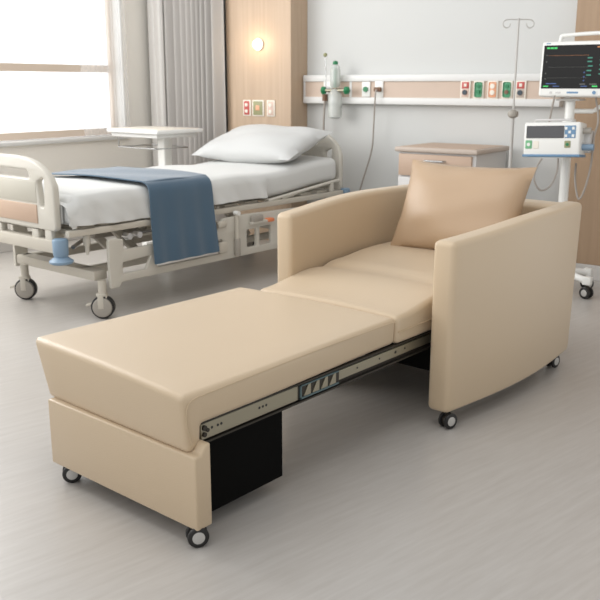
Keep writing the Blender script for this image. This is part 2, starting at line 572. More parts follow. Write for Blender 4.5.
ZC = 1.218
outlets = [(-.985, 'red', 'dial', 'red topped gas outlet plate, leftmost of the row of five', ''),
           (-1.085, 'green', 'dgreen', 'green gas outlet plate just right of the leftmost red one', ''),
           (-1.188, 'orange', 'cream', 'pale orange gas outlet plate in the middle of the row of five', ''),
           (-1.292, 'green', 'brown', 'green gas outlet plate just left of the drip stand pole', ''),
           (-1.388, 'red', 'dial', 'red topped gas outlet plate just right of the drip stand pole', '')]
for y, c1, c2, lab, _ in outlets:
    t = thing('gas_outlet', lab, 'wall outlet', rpt(-.0621, y, ZC), ROOM, 'gas outlets in a row on the service rail')
    obj('cover_plate', box(-.012, 0, -.038, .038, -.062, .062, .003), 'cream', t)
    if c1 == 'red':
        obj('color_field', box(-.015, -.011, -.027, .027, .008, .052, .002), 'red', t)
        obj('lower_field', box(-.015, -.011, -.027, .027, -.05, .006, .002), 'pinkp' if y > -1.2 else 'cabtop', t)
        obj('emblem', box(-.017, -.014, -.010, .010, .020, .042, .002), 'cream', t)
        obj('socket', cyl((-.013, 0, -.018), (-.026, 0, -.018), .017), 'dial', t)
    elif c1 == 'green':
        obj('color_field', box(-.015, -.011, -.027, .027, -.05, .052, .012), 'green', t)
        obj('socket', cyl((-.013, 0, .024), (-.022, 0, .024), .013), 'dgreen', t)
        obj('socket', cyl((-.013, 0, -.014), (-.026, 0, -.014), .014), c2, t)
    else:
        obj('color_field', box(-.015, -.011, -.027, .027, -.05, .052, .008), 'orange', t)
        obj('socket', cyl((-.013, 0, .024), (-.022, 0, .024), .017), 'cream', t)
        obj('socket', cyl((-.013, 0, -.018), (-.022, 0, -.018), .017), 'cream', t)

t = thing('wall_socket', 'white wall socket left of the oxygen flowmeter', 'wall outlet', rpt(-.0621, .175, ZC), ROOM)
obj('cover_plate', box(-.012, 0, -.04, .04, -.06, .06, .003), 'white', t)
obj('socket', cyl((-.011, 0, 0), (-.018, 0, 0), .022), 'cabgrey', t)
t = thing('green_wall_outlet', 'white outlet plate with a round green socket right of the flowmeter', 'wall outlet', rpt(-.0621, -.172, ZC), ROOM)
obj('cover_plate', box(-.012, 0, -.036, .036, -.055, .055, .003), 'white', t)
obj('socket', cyl((-.011, 0, 0), (-.024, 0, 0), .02), 'dgreen', t)
t = thing('power_socket', 'white power socket with a brown plug in it above the curved cord', 'wall outlet', rpt(-.0621, -.285, ZC), ROOM)
obj('cover_plate', box(-.012, 0, -.036, .036, -.06, .06, .003), 'white', t)
t = thing('power_cable', 'brown plug and thin grey cord curving down the wall beside the cabinet', 'cord', rpt(-.0742, -.285, ZC), ROOM)
b = cyl((0, 0, 0), (-.035, 0, 0), .018, .014); box(-.03, -.005, -.03, .03, -.016, .016, .006, bm=b)
obj('plug', b, 'brown', t)
obj('cable', tube([(-.034, 0, 0), (-.045, .003, -.05), (-.03, .02, -.25), (-.02, .04, -.45), (-.02, .12, -.7), (-.02, .2, -.95), (-.02, .3, -1.205)], .006, smooth=8), 'cable', t)
t = thing('oxygen_hose', 'thin pale hose hanging from the rail behind the head of the bed', 'hose', rpt(-.09, .19, 1.13), ROOM)
b = cyl((0, 0, .0), (0, 0, .05), .02)
obj('connector', b, 'brown', t)
obj('tube', tube([(0, 0, 0), (0, .01, -.2), (.03, .02, -.6), (.04, .0, -1.1)], .008, smooth=8), 'cable', t)

# flowmeter with humidifier bottle
t = thing('oxygen_flowmeter', 'clear oxygen flowmeter with green knobs and humidifier bottle on the rail', 'flowmeter', rpt(-.135, .065, 1.2), ROOM)
obj('flow_tube', lathe([(.024, .03), (.036, .045), (.039, .08), (.039, .155), (.032, .185), (.016, .2)], center=(0, 0, 0)), 'clear', t)
obj('scale_core', cyl((0, 0, .03), (0, 0, .17), .011), 'green', t)
obj('top_cap', lathe([(.014, .2), (.02, .202), (.02, .22), (.008, .228)]), 'dgreen', t)
obj('bottle', lathe([(.03, -.2), (.050, -.19), (.052, -.17), (.052, -.03), (.042, -.005), (.024, .02)]), 'clear', t)
obj('water', cyl((0, 0, -.185), (0, 0, -.1), .041), 'white', t)
obj('valve_block', cyl((0, -.09, .01), (0, .09, .01), .013), 'steel', t)
obj('wall_connector', cyl((0, 0, .01), (.072, 0, .01), .016), 'steel', t)
for y in (-.105, .105):
    b = bmesh.new(); bmesh.ops.create_icosphere(b, subdivisions=3, radius=.03)
    for v in b.verts:
        a = math.atan2(v.co.z, v.co.x); k = 1 + .12 * math.cos(6 * a); v.co = Vector((v.co.x * k, v.co.y * .8 + y, v.co.z * k + .01))
    obj('knob', b, 'dgreen', t)
obj('nozzle', tube([(0, .085, .02), (-.005, .085, .15), (-.005, .09, .265)], .004), 'chrome', t)
b = bmesh.new(); bmesh.ops.create_icosphere(b, subdivisions=2, radius=.016, matrix=Matrix.Translation((-.005, .09, .272)))
obj('nozzle_ball', b, 'olive', t)

# wood column: sconce and switch plates
COLX = -.2225
import_y = lambda u: None
t = thing('wall_sconce', 'small round glowing wall lamp on the wood column', 'lamp', rpt(COLX, .735, 1.56), ROOM)
obj('back_plate', cyl((0, 0, 0), (-.012, 0, 0), .05, bev=.003), 'cream', t)
b = bmesh.new(); bmesh.ops.create_uvsphere(b, u_segments=24, v_segments=14, radius=.032)
for v in b.verts: v.co = Vector((v.co.x * .7 - .035, v.co.y, v.co.z))
obj('lamp_glass', b, 'lamp', t)
ld = bpy.data.lights.new('sconce_light', 'POINT'); ld.energy = 1.1; ld.color = (1, .78, .52); ld.shadow_soft_size = .05
lo = bpy.data.objects.new('sconce_light', ld); C.objects.link(lo); lo.parent = t; lo.location = (-.11, 0, 0)
for y, nm, c, lab in ((.86, 'red', 'red', 'red switch plate, leftmost of the three plates on the wood column'),
                      (.745, 'olive', 'olive', 'square olive green panel between the two plates on the wood column'),
                      (.615, 'pinkp', 'pinkp', 'pale pink double socket plate, rightmost on the wood column')):
    t = thing('switch_plate', lab, 'wall plate', rpt(COLX, y, 1.07), ROOM, 'plates on the wood column')
    hw = .052 if nm == 'olive' else .032
    obj('cover_plate', box(-.008, 0, -hw - .008, hw + .008, -.063, .063, .003), 'cream', t)
    obj('color_field', box(-.012, -.007, -hw + .004, hw - .004, -.054, .054, .003), c, t)
    if nm != 'olive':
        for z in (-.025, .025): obj('socket', cyl((-.011, 0, z), (-.017, 0, z), .014), 'cream', t)
    else:
        obj('button', box(-.016, -.011, -.02, .02, -.018, .022, .004), 'orange', t)

# ------------------------------------------------------------------ bedside cabinet
cb = thing('bedside_cabinet', 'pale wood and grey bedside cabinet against the wall behind the armchair', 'cabinet', rpt(-.30, -1.03, 0), ROOM)
CX0, CX1, CY0, CY1, CH = -.27, .24, -.30, .31, .845
obj('body', box(CX0 + .02, CX1, CY0 + .02, CY1 - .02, .06, CH - .03, .006), 'cabgrey', cb)
obj('top', box(CX0 - .012, CX1 + .005, CY0, CY1, CH - .032, CH, .01, 3), 'cabtop', cb)
obj('top_inlay', box(CX0 + .02, CX1 - .02, CY0 + .03, CY1 - .03, CH - .001, CH + .002), 'doorwood', cb)
d = obj('drawer', box(CX0, CX0 + .022, CY0 + .045, CY1 - .03, CH - .19, CH - .045, .003), 'doorwood', cb)
obj('handle', tube([(CX0 + .0, .08, CH - .085), (CX0 - .025, .07, CH - .085), (CX0 - .025, -.06, CH - .085), (CX0, -.07, CH - .085)], .008), 'chrome', d)
d = obj('door', box(CX0, CX0 + .022, CY0 + .045, CY1 - .03, .09, CH - .2, .003), 'cabgrey', cb)
obj('handle', tube([(CX0, -.2, .52), (CX0 - .022, -.2, .51), (CX0 - .022, -.2, .41), (CX0, -.2, .4)], .006), 'chrome', d)
for x in (CX0 + .06, CX1 - .05):
    for y in (CY0 + .06, CY1 - .06):
        c_ = obj('caster', cyl((x, y - .011, .025), (x, y + .011, .025), .025, bev=.003), 'rubber', cb)
        obj('caster_fork', box(x - .012, x + .012, y - .016, y + .016, .035, .062, .003), 'chrome', c_)

# ------------------------------------------------------------------ overbed table
ot = thing('overbed_table', 'white overbed table on a single column between bed and window wall', 'table', (-1.12, 6.62, 0), R(90 - 40))
TZ = .93
b = box(-.23, .23, -.31, .28, TZ - .03, TZ, .008, 3)
obj('tabletop', b, 'trimwhite', ot)
obj('top_inlay', box(-.21, .21, -.29, .26, TZ - .001, TZ + .002, .001), 'cream', ot)
obj('under_frame', box(-.2, .2, -.27, .26, TZ - .06, TZ - .03, .006), 'trimwhite', ot)
obj('column', box(-.04, .04, -.16, -.08, .09, TZ - .05, .012, 3), 'white', ot)
obj('column', box(.12, .185, .02, .08, .09, TZ - .05, .012, 3), 'white', ot)
obj('basket_rail', tube([(-.18, .2, TZ - .05), (-.18, .2, TZ - .14), (-.18, -.22, TZ - .14), (.14, -.22, TZ - .14), (.14, .2, TZ - .14), (-.18, .2, TZ - .14)], .006), 'chrome', ot)
b = box(-.25, .25, -.16, -.10, .06, .10, .01); box(-.05, .2, -.12, .1, .06, .1, .01, bm=b)
obj('base', b, 'white', ot)
for x in (-.22, .22):
    for y in (-.13, ):
        obj('caster', cyl((x, y - .012, .03), (x, y + .012, .03), .03), 'rubber', ot)

# ------------------------------------------------------------------ casters
def caster(parent, x, y, r, kind='chair', az=0, stem=.0, zt=None):
    """twin-wheel caster standing on the floor, parent local coords"""
    ca = thing('caster', None, None, (x, y, 0), az); ca.parent = parent
    if kind == 'chair':
        wd = r * .42
        for s in (-1, 1):
            b = cyl((0, s * r * .48 - wd / 2, r), (0, s * r * .48 + wd / 2, r), r, n=28, bev=r * .16)
            w_ = obj('wheel', b, 'rubber', ca)
            obj('hub', cyl((0, s * r * .48 + s * wd * .44, r), (0, s * r * .48 + s * wd * .58, r), r * .58, n=24, bev=r * .03), 'hub', ca)
        b = cyl((0, -r * .26, r), (0, r * .26, r), r * .74)
        box(-r * .4, r * .4, -r * .25, r * .25, r * 1.2, r * 1.95, r * .15, bm=b)
        cyl((0, 0, r * 1.6), (0, 0, zt or r * 2.6), r * .3, bm=b)
        obj('fork', b, 'darksteel', ca)
    else:
        wd = r * .72
        w_ = obj('wheel', cyl((0, -wd / 2, r), (0, wd / 2, r), r, n=32, bev=r * .12), 'rubber', ca)
        for s in (-1, 1):
            obj('wheel_cover', cyl((0, s * wd * .48, r), (0, s * (wd * .5 + r * .12), r), r * .86, r * .8, n=28, bev=r * .05), 'wheelgrey', ca)
        b = box(-r * .5, r * .35, -wd * .62, wd * .62, r * 1.95, r * 2.25, r * .12)
        for s in (-1, 1): box(-r * .35, r * .15, s * wd * .62 - r * .06, s * wd * .62 + r * .06, r * .9, r * 2.1, r * .05, bm=b)
        box(r * .3, r * .42, -wd * .5, wd * .5, r * 1.0, r * 2.1, r * .04, bm=b)
        obj('fork', b, 'bedmetal', ca)
        obj('brake_pedal', box(-r * 1.45, -r * .4, -wd * .3, wd * .3, r * 1.3, r * 1.5, r * .06,
                               fn=lambda x, y, z: (x, y, z + .25 * (x + r * .4))), 'bedmetal', ca)
        obj('stem', cyl((0, 0, r * 2.2), (0, 0, zt), r * .36), 'bedmetal', ca)
    return ca


# ------------------------------------------------------------------ hospital bed
bed = thing('hospital_bed', 'cream adjustable hospital bed with wooden inlaid footboard on grey castors', 'bed', (BED_O[0], BED_O[1], 0), frame_angle(BED_AZ))
BW = .88
b = box(-.2, 2.16, -.015, .02, .475, .51, .004)
box(-.2, 2.16, BW - .02, BW + .015, .475, .51, .004, bm=b)
for x in (-.15, .3, .8, 1.3, 1.8, 2.1): box(x, x + .04, .02, BW - .02, .478, .505, bm=b)
obj('deck_frame', b, 'bedmetal', bed)
b = bmesh.new()
for k in range(12): box(-.12 + k * .185, -.12 + k * .185 + .12, .03, BW - .03, .506, .52, .003, bm=b)
obj('deck_slats', b, 'bedmetal', bed)
# lower base
b = box(-.02, .07, .04, .80, .205, .26, .008)
box(1.9, 1.98, .04, .80, .205, .26, .008, bm=b)
box(0, 1.95, .74, .79, .21, .26, .008, bm=b)
box(0, 1.95, .16, .2, .215, .26, .008, bm=b)
obj('base_frame', b, 'bedmetal', bed)
for x in (.5, 1.45):
    obj('lift_arm', prism([(x, .24), (x + .07, .24), (x - .18, .48), (x - .25, .48)], .3, .34, .008), 'bedmetal', bed)
    obj('lift_arm', prism([(x, .24), (x + .07, .24), (x - .18, .48), (x - .25, .48)], .6, .64, .008), 'bedmetal', bed)
obj('motor', box(.25, .6, .38, .5, .36, .44, .02), 'wheelgrey', bed)
# foot cross beam and bumpers
obj('foot_beam', box(-.235, -.175, .04, .84, .385, .455, .008), 'bedmetal', bed)
for x in (-.2,):
    for y in (.26, .62): obj('foot_bracket', box(-.225, -.185, y - .03, y + .03, .45, .50, .005), 'bedpaint', bed)
for y in (.04, .88):
    b = lathe([(.036, .375), (.04, .385), (.042, .46), (.036, .468)], center=(-.22, y, 0))
    u = obj('corner_bumper', b, 'bluepl', bed); tag(u, 'pale blue corner bumper')
    b = lathe([(.05, .335), (.062, .342), (.064, .352), (.05, .362), (.034, .375)], center=(-.22, y, 0))
    obj('bumper_ring', b, 'bluepl', u)
for y in (0, .88):
    u = obj('head_bumper', box(2.17, 2.235, y - .025, y + .025, .478, .52, .01), 'bluepl', bed)
# side panel near (folded side rail) - built as a plate in the x/z plane
def side_plate(outer, holes, y0, y1, bev=.004):
    b = plate([(p[0], p[1]) for p in outer], [[(q[0], q[1]) for q in h] for h in holes], y0, y1, bev)
    for v in b.verts: v.co = Vector((v.co.y, v.co.x, v.co.z))
    return b


for y0 in (-.038, BW + .014):
    sr = obj('side_rail', side_plate(
        rpoly([(.03, .165), (.095, .165), (.11, .192), (.9, .192), (1.72, .195), (1.72, .44), (1.1, .455), (.9, .45), (.85, .37), (.13, .37), (.13, .43), (.03, .44)],
              [.01, .01, .01, 0, .03, .03, .02, .02, .01, .01, .01, .02]),
        [rpoly([(.12, .235), (.285, .235), (.325, .31), (.12, .30)], .012), rpoly([(.36, .235), (.9, .235), (.9, .325), (.40, .325)], .02),
         rpoly([(1.115, .24), (1.205, .24), (1.205, .355), (1.115, .355)], .01), rpoly([(1.235, .24), (1.345, .24), (1.345, .36), (1.235, .36)], .01)],
        y0, y0 + .022), 'bedpaint', bed)
sg = obj('gas_strut', cyl((1.01, -.055, .205), (1.01, -.055, .315), .02, bev=.004), 'wheelgrey', bed)
obj('strut_rod', cyl((1.01, -.055, .31), (1.01, -.055, .47), .013), 'bedmetal', sg)
b = cyl((1.01, -.075, .475), (1.01, -.035, .475), .014)
obj('strut_pin', b, 'white', sg)
rh = obj('release_handle', box(1.13, 1.30, -.07, -.04, .385, .405, .008), 'bedpaint', bed)
u = obj('handle_tip', box(1.28, 1.345, -.075, -.035, .385, .41, .01), 'orangep', rh); tag(u, 'orange handle tip')
obj('latch', box(1.14, 1.24, -.075, -.04, .40, .445, .012), 'wheelgrey', rh)
for x in (.85, ):
    obj('latch', box(x, x + .07, -.06, -.036, .40, .44, .01), 'bedmetal', bed)
    obj('latch', box(x, x + .07, -.06, -.036, .24, .31, .01), 'bedmetal', bed)
for x in (.15, .22): obj('latch_knob', cyl((x + .02, -.05, .44), (x + .02, .0, .44), .018), 'chrome', bed)
b = cyl((.2, .02, .42), (.45, .16, .43), .012); cyl((.28, .05, .435), (.6, .2, .40), .01, bm=b); cyl((-.1, .1, .40), (.3, .4, .42), .012, bm=b)
obj('linkage', b, 'chrome', bed)
obj('hook', lathe([(.004, .36), (.012, .38), (.012, .41), (.02, .42), (.02, .47)], center=(-.06, .03, 0)), 'bedpaint', bed)
# foot casters
for (x, y) in ((.0, .0), (-.03, .706), (1.93, .05), (1.93, .75)):
    caster(bed, x, y, .065, 'bed', R(-50), zt=.215)
# footboard and headboard
def end_board(name, x0, x1, zb, ze, zc, dy=0):
    def top(y):  # arch
        k = (y - .44) / .42
        return ze + (zc - ze) * max(0, 1 - abs(k) ** 3) ** .7
    ys = [.02 + (.86 - .02) * i / 28 for i in range(29)]
    out = [(.02, zb), (.86, zb)] + [(y, top(y)) for y in reversed(ys)]
    out = rpoly(out, [.03, .03] + [.02] + [0] * 27 + [.02], 4)
    H_ = zc - zb
    hole_s = [rpoly([(.112, zb + .12), (.150, zb + .12), (.168, ze + .02), (.100, ze + .045)], .02)]
    hole_s += [rpoly([(.88 - p[0], p[1]) for p in [(.112, zb + .12), (.150, zb + .12), (.168, ze + .02), (.100, ze + .045)]][::-1], .02)]
    hole_t = [rpoly([(.23, zc - .115), (.65, zc - .115), (.63, zc - .07), (.25, zc - .07)], .018)]
    sh = lambda o_: [(p[0] + dy, p[1]) for p in o_]
    return plate(sh(out), [sh(h_) for h_ in hole_s + hole_t], x0, x1, .01)


fb = obj('footboard', end_board('f', -.235, -.195, .505, .74, .885, .03), 'bedpaint', bed)
u = obj('inlay_panel', box(-.241, -.23, .205, .735, .535, .635, .004), 'doorwood', fb); tag(u, 'tan wood inlay in the footboard')
obj('recess_panel', box(-.238, -.23, .205, .735, .645, .755, .003), 'bedpanel', fb)
obj('board_post', box(-.23, -.2, .1, .16, .44, .52, .005), 'bedpaint', fb)
obj('board_post', box(-.23, -.2, .72, .78, .44, .52, .005), 'bedpaint', fb)
hb = obj('headboard', end_board('h', 2.165, 2.205, .505, .76, .945), 'bedpaint', bed)
u = obj('inlay_panel', box(2.158, 2.166, .175, .705, .58, .72, .004), 'doorwood', hb)
# raised backrest frame at head
b = tube([(1.36, -.0, .512), (1.9, -.0, .565), (2.12, -.0, .585)], .011); tube([(1.5, -.0, .512), (1.75, .0, .55)], .008, bm=b)
box(2.02, 2.05, -.012, .012, .505, .585, .003, bm=b)
tube([(1.36, .88, .512), (1.9, .88, .565), (2.12, .88, .585)], .011, bm=b)
obj('backrest_frame', b, 'bedpaint', bed)


def head_lift(x): return .055 * sst(x, 1.35, 2.1)


bedw = (BED_O[0], BED_O[1], 0)
bedr = (0, 0, frame_angle(BED_AZ))
def mat_fn(x, y, z):
    k = (z - .53) / .16
    return (x, y + .004 * math.sin(x * 11), z + head_lift(x) + (.012 * (1 - ((y - .44) / .44) ** 2) if k > .5 else 0))


o = obj('mattress', box(-.17, 2.13, .015, .865, .525, .685, .045, 4, cuts=(24, 8, 2), fn=mat_fn), 'linen', loc=bedw, rot=bedr)
tag(o, 'white covered mattress on the hospital bed under the sheet', 'mattress')
rnd = random.Random(5)
def sheet_mesh():
    """white sheet over the foot two thirds of the mattress, tucked at the foot, hem hanging at the near side"""
    b = bmesh.new(); nx, ny = 90, 60; rows = []
    x0, x1 = -.19, 1.34
    prof = []
    # path across: far hem -> top -> near hem : list of (y, z, hang)
    zb, zt = .545, .70
    def path(s):
        # s 0..1
        segs = [(.885, zb), (.885, zt - .04), (.875, zt - .012), (.845, zt), (.44, zt + .012), (.06, zt), (.015, zt - .014), (-.004, zt - .05), (-.012, zb - .012)]
        ln = [0]
        for p, q in zip(segs, segs[1:]): ln.append(ln[-1] + math.hypot(q[0] - p[0], q[1] - p[1]))
        d = s * ln[-1]
        for i in range(len(segs) - 1):
            if d <= ln[i + 1] + 1e-9:
                t = (d - ln[i]) / (ln[i + 1] - ln[i])
                return segs[i][0] + t * (segs[i + 1][0] - segs[i][0]), segs[i][1] + t * (segs[i + 1][1] - segs[i][1]), d / ln[-1]
        return segs[-1] + (1,)
    for i in range(nx + 1):
        x = x0 + (x1 - x0) * i / nx
        row = []
        for j in range(ny + 1):
            s = j / ny
            if s > .8: pass
            y, z, _ = path(s)
            hang = max(0, (zt - .02 - z) / (zt - zb)) if y < .3 else 0
            foot = sst(x, -.19, -.10)
            # round over at the foot
            if x < -.13: z = z - (z - zb) * .0 - .05 * (1 - foot) * (1 if z > .6 else 0)
            w = .011 * hang * (math.sin(x * 23 + 1.2 * math.sin(x * 9) + z * 8) + .6 * math.sin(x * 47 + z * 30))
            diag = .006 * hang * math.sin((x + z * 1.4) * 42) * (1 - sst(x, .1, .5))
            z2 = z + (.004 * math.sin(x * 13 + y * 6) * (1 - hang)) - .012 * hang * math.sin(x * 4 + .5)
            row.append(b.verts.new((x, y - w - diag - .01 * hang, z2 + head_lift(x))))
        rows.append(row)
    for A, B in zip(rows, rows[1:]):
        for k in range(ny): b.faces.new((A[k], B[k], B[k + 1], A[k + 1]))
    # foot drop
    A = rows[0]; B = []
    for v in A: B.append(b.verts.new((v.co.x - .003, min(max(v.co.y, .01), .87), min(v.co.z - .001, zb))))
    for k in range(ny):
        if min(A[k].co.z, A[k + 1].co.z) > .64: b.faces.new((B[k], A[k], A[k + 1], B[k + 1]))
    bmesh.ops.delete(b, geom=[v for v in b.verts if not v.link_faces], context='VERTS')
    bmesh.ops.recalc_face_normals(b, faces=b.faces[:])
    bmesh.ops.solidify(b, geom=b.faces[:], thickness=.005)
    return b


o = obj('bed_sheet', sheet_mesh(), 'linen', smooth=60, loc=bedw, rot=bedr)
tag(o, 'rumpled white bed sheet draped over the foot end of the mattress', 'bed sheet')


def runner_mesh():
    b = bmesh.new(); rows = []
    zt = .722
    segs = [(.80, zt + .002), (.44, zt + .008), (.06, zt), (.01, zt - .008), (-.022, zt - .03), (-.036, zt - .08), (-.046, .50), (-.075, .262)]
    pts = smooth_path([(p[0], 0, p[1]) for p in segs], 7)
    n = 24
    for p in pts:
        y, z = p.x, p.z
        hang = max(0, (zt - z) / .46)
        s = (.8 - y) / .8
        a0 = .20 + (.335 - .20) * min(1, max(0, s)) - .02 * hang
        a1 = .775 + (.815 - .775) * min(1, max(0, s)) + .008 * hang
        row = []
        for i in range(n + 1):
            x = a0 + (a1 - a0) * i / n
            w = .006 * hang * math.sin(i * .9) + .003 * math.sin(x * 15 + y * 9) * (1 - hang)
            row.append(b.verts.new((x, y - w * (1 if hang > 0 else 0), z + (w if hang <= .02 else 0))))
        rows.append(row)
    for A, B in zip(rows, rows[1:]):
        for k in range(n): b.faces.new((A[k], B[k], B[k + 1], A[k + 1]))
    bmesh.ops.recalc_face_normals(b, faces=b.faces[:])
    bmesh.ops.solidify(b, geom=b.faces[:], thickness=-.007)
    return b


o = obj('blue_blanket', runner_mesh(), 'blue', smooth=60, loc=bedw, rot=bedr)
tag(o, 'blue folded blanket laid across the bed and hanging over its side', 'blanket')
pb = pillow(.92, .54, .20, seed=3, wr=.005, pinch=.05)
for v in pb.verts:
    x, y, z = v.co
    v.co = Vector((x, y, z))
o = obj('bed_pillow', pb, 'pillowcase', smooth=80, loc=to_world(BED_O, BED_AZ, 1.82, .48, .838), rot=(0, 0, 0))
o.rotation_euler = (Matrix.Rotation(frame_angle(BED_AZ), 3, 'Z') @ Matrix.Rotation(R(-18), 3, 'Y') @ Matrix.Rotation(R(92), 3, 'Z')).to_euler()
tag(o, 'plump white pillow at the head of the hospital bed', 'pillow')

# ------------------------------------------------------------------ sofa bed chair
ch = thing('sleeper_chair', 'cream leather armchair with its footrest pulled out into a bed', 'armchair', (CH_O[0], CH_O[1], 0), frame_angle(CH_AZ))


def tub_w(x):     # outward bow of the arms along their length
    return .042 * math.sin(PI * max(0, min(1, (x - 1.17) / 1.03))) ** 1.0 + .012 * sst(x, 1.17, 2.2)


def arm_top(x): return .036 * sst(x, 1.08, 1.85)


def arm_fn(side):
    def f(x, y, z):
        w = tub_w(x)
        k = max(0, (z - .075) / .625)
        dy = -w if side == 'r' else w
        return (x + .035 * k * sst(x, 1.6, 2.2), y + dy + (.006 if side == 'r' else -.006) * math.sin(PI * k) * 0, z + arm_top(x) * k)
    return f


obj('arm', box(1.17, 2.225, -.096, -.003, .062, .709, .022, 4, cuts=(18, 1, 3), fn=arm_fn('r')), 'leather', ch, smooth=50)
obj('arm', box(1.20, 2.225, .694, .780, .068, .728, .022, 4, cuts=(18, 1, 3), fn=arm_fn('l')), 'leather', ch, smooth=50)
obj('backrest', box(2.09, 2.222, -.086, .766, .066, .739, .028, 4, cuts=(1, 10, 3),
                    fn=lambda x, y, z: (x + .02 * (1 - ((y - .36) / .45) ** 2) + .03 * z / .75, y, z)), 'leather', ch, smooth=50)

def seat_fn(x, y, z):
    k = (z - .345) / .10
    u = (y - .36) / .36
    top = k > .4
    rise = .036 * sst(x, 1.02, 1.34) + .013 * sst(x, 1.40, 1.50) + .020 * sst(x, 1.5, 1.8)
    dip = .007 * math.exp(-((x - 1.42) / .035) ** 2)
    crown = .012 * (1 - u * u)
    return (x, y, z + ((rise - dip + crown) if top else 0))


sc = obj('seat_cushion', box(1.012, 2.10, .03, .715, .345, .447, .020, 4, cuts=(40, 10, 1), fn=seat_fn), 'leather', ch, smooth=60)
obj('cushion_piping', tube([(1.02, .029, .392), (1.1, .0285, .393), (1.25, .0285, .396)], .0025, n=8), 'stitch', sc)


def foot_fn(x, y, z):
    k = (z - .29) / .155
    kk = max(0, min(1, k))
    u = (y - .40) / .38
    # taper: narrower at the bottom on the left side, front face leans outwards at the top
    front = 1 - sst(x, 0, .35)
    y2 = y
    if y > .4: y2 = y - (.098 * (1 - kk)) * (y - .4) / .38
    else: y2 = y + .008 * (1 - kk) + .020 * sst(x, .2, 1.0)
    x2 = x - .022 * kk * front + front * (u * .5 + .5) * (.012 + .045 * kk)
    return (x2, y2, z + (.006 * (1 - u * u) if k > .7 else 0))


prof = [(0, .447), (0, .270), (.034, .270), (.054, .292), (.062, .345), (1.015, .345), (1.015, .445)]
fc = obj('footrest_cushion', prism(prof, .015, .815, .021, 4, cuts=(16, 8), fn=foot_fn), 'leather', ch, smooth=50)
obj('cushion_piping', tube([(.035, .0165, .432), (.25, .018, .436), (.6, .0275, .437), (1.0, .0305, .435)], .0022, smooth=5, n=8), 'stitch', fc)
obj('cushion_piping', tube([(.012, .0185, .30), (-.005, .0165, .36), (-.006, .016, .405), (.008, .0158, .426), (.035, .0165, .432)], .0022, smooth=5, n=8), 'stitch', fc)
obj('footrest_base', prism([(-.005, .054), (.054, .054), (.054, .302), (.036, .300), (.020, .274), (-.005, .274)], -.010, .685, .0065, 3), 'leather', ch, smooth=50)
obj('storage_box', box(.052, .42, .052, .66, .047, .34, .003, 1), 'black', ch)
obj('seat_box', box(1.26, 2.09, .012, .71, .18, .345, .004, 1), 'black', ch)
# telescopic slide on each side
for y0, s in ((.050, -1), (.70, 1)):
    yo = y0 + s * .0
    sl = obj('slide_rail', box(.064, .50, min(yo, yo + s * .012), max(yo, yo + s * .012), .289, .338, .002, 1), 'steel', ch)
    b = box(.064, 1.30, min(yo, yo + s * .004), max(yo, yo + s * .004), .283, .3455, bm=None)
    box(.064, 1.30, min(yo, yo + s * .017), max(yo, yo + s * .017), .279, .285, bm=b)
    box(.064, 1.30, min(yo, yo + s * .016), max(yo, yo + s * .016), .340, .3455, bm=b)
    obj('rail_channel', b, 'darksteel', sl)
    obj('inner_slide', box(.685, 1.30, min(yo, yo + s * .009), max(yo, yo + s * .009), .297, .332, .002, 1), 'steel', sl)
    br = obj('rail_bracket', box(.475, .685, min(yo, yo + s * .014), max(yo, yo + s * .014), .290, .340, .002, 1), 'darksteel', ch)
    b = box(.482, .678, min(yo, yo + s * .018), max(yo, yo + s * .018), .291, .297); box(.482, .488, min(yo, yo + s * .018), max(yo, yo + s * .018), .291, .337, bm=b)
    box(.482, .678, min(yo, yo + s * .018), max(yo, yo + s * .018), .333, .337, bm=b)
    obj('bracket_edge', b, 'teal', br)
    for k in range(4):
        x = .500 + k * .043
        b = prism([(x, .298), (x + .034, .298), (x + .034, .332), (x + .022, .332)], min(yo + s * .014, yo + s * .017), max(yo + s * .014, yo + s * .017))
        obj('bearing', b, 'steel', br, smooth=0)
    holes = [.105, .128, .142, .300, .315, .330]
    b = bmesh.new()
    for x in holes: cyl((x, yo + s * .011, .317), (x, yo + s * .0127, .317), .0042, n=12, bm=b)
    obj('screw_holes', b, 'rubber', sl)
    b = bmesh.new()
    for x in (.79, .92, 1.02, 1.08): cyl((x, yo + s * .008, .316), (x, yo + s * .0105, .316), .0055 if x == 1.02 else .0035, n=12, bm=b)
    obj('screw_holes', b, 'rubber', sl)
    b = cyl((.074, yo, .325), (.074, yo + s * .018, .325), .008, n=12); cyl((.074, yo, .305), (.074, yo + s * .018, .305), .007, n=12, bm=b)
    cyl((.087, yo, .315), (.087, yo + s * .016, .315), .006, n=12, bm=b)
    obj('end_stop', b, 'darksteel', sl)
# casters
caster(ch, .014, .012, .031, 'chair', R(-32), zt=.08)
caster(ch, .022, .615, .031, 'chair', R(-36), zt=.08)
caster(ch, 1.20, -.082, .031, 'chair', R(-18), zt=.08)
caster(ch, 2.13, -.075, .031, 'chair', R(-8), zt=.08)
caster(ch, 1.24, .745, .031, 'chair', R(0), zt=.08)
caster(ch, 2.12, .745, .031, 'chair', R(0), zt=.08)

pb = pillow(.63, .44, .17, seed=9, wr=.004, pinch=.06)
o = obj('throw_pillow', pb, 'tan', smooth=80)
tilt = R(66)
o.location = to_world(CH_O, CH_AZ, 1.925, .325, .708)
o.rotation_euler = (Matrix.Rotation(frame_angle(CH_AZ), 3, 'Z') @ Matrix.Rotation(-R(90) , 3, 'Z') @ Matrix.Rotation(tilt, 3, 'X') @ Matrix.Rotation(R(0), 3, 'Z')).to_euler()
tag(o, 'tan leather cushion propped against the back of the armchair', 'cushion')

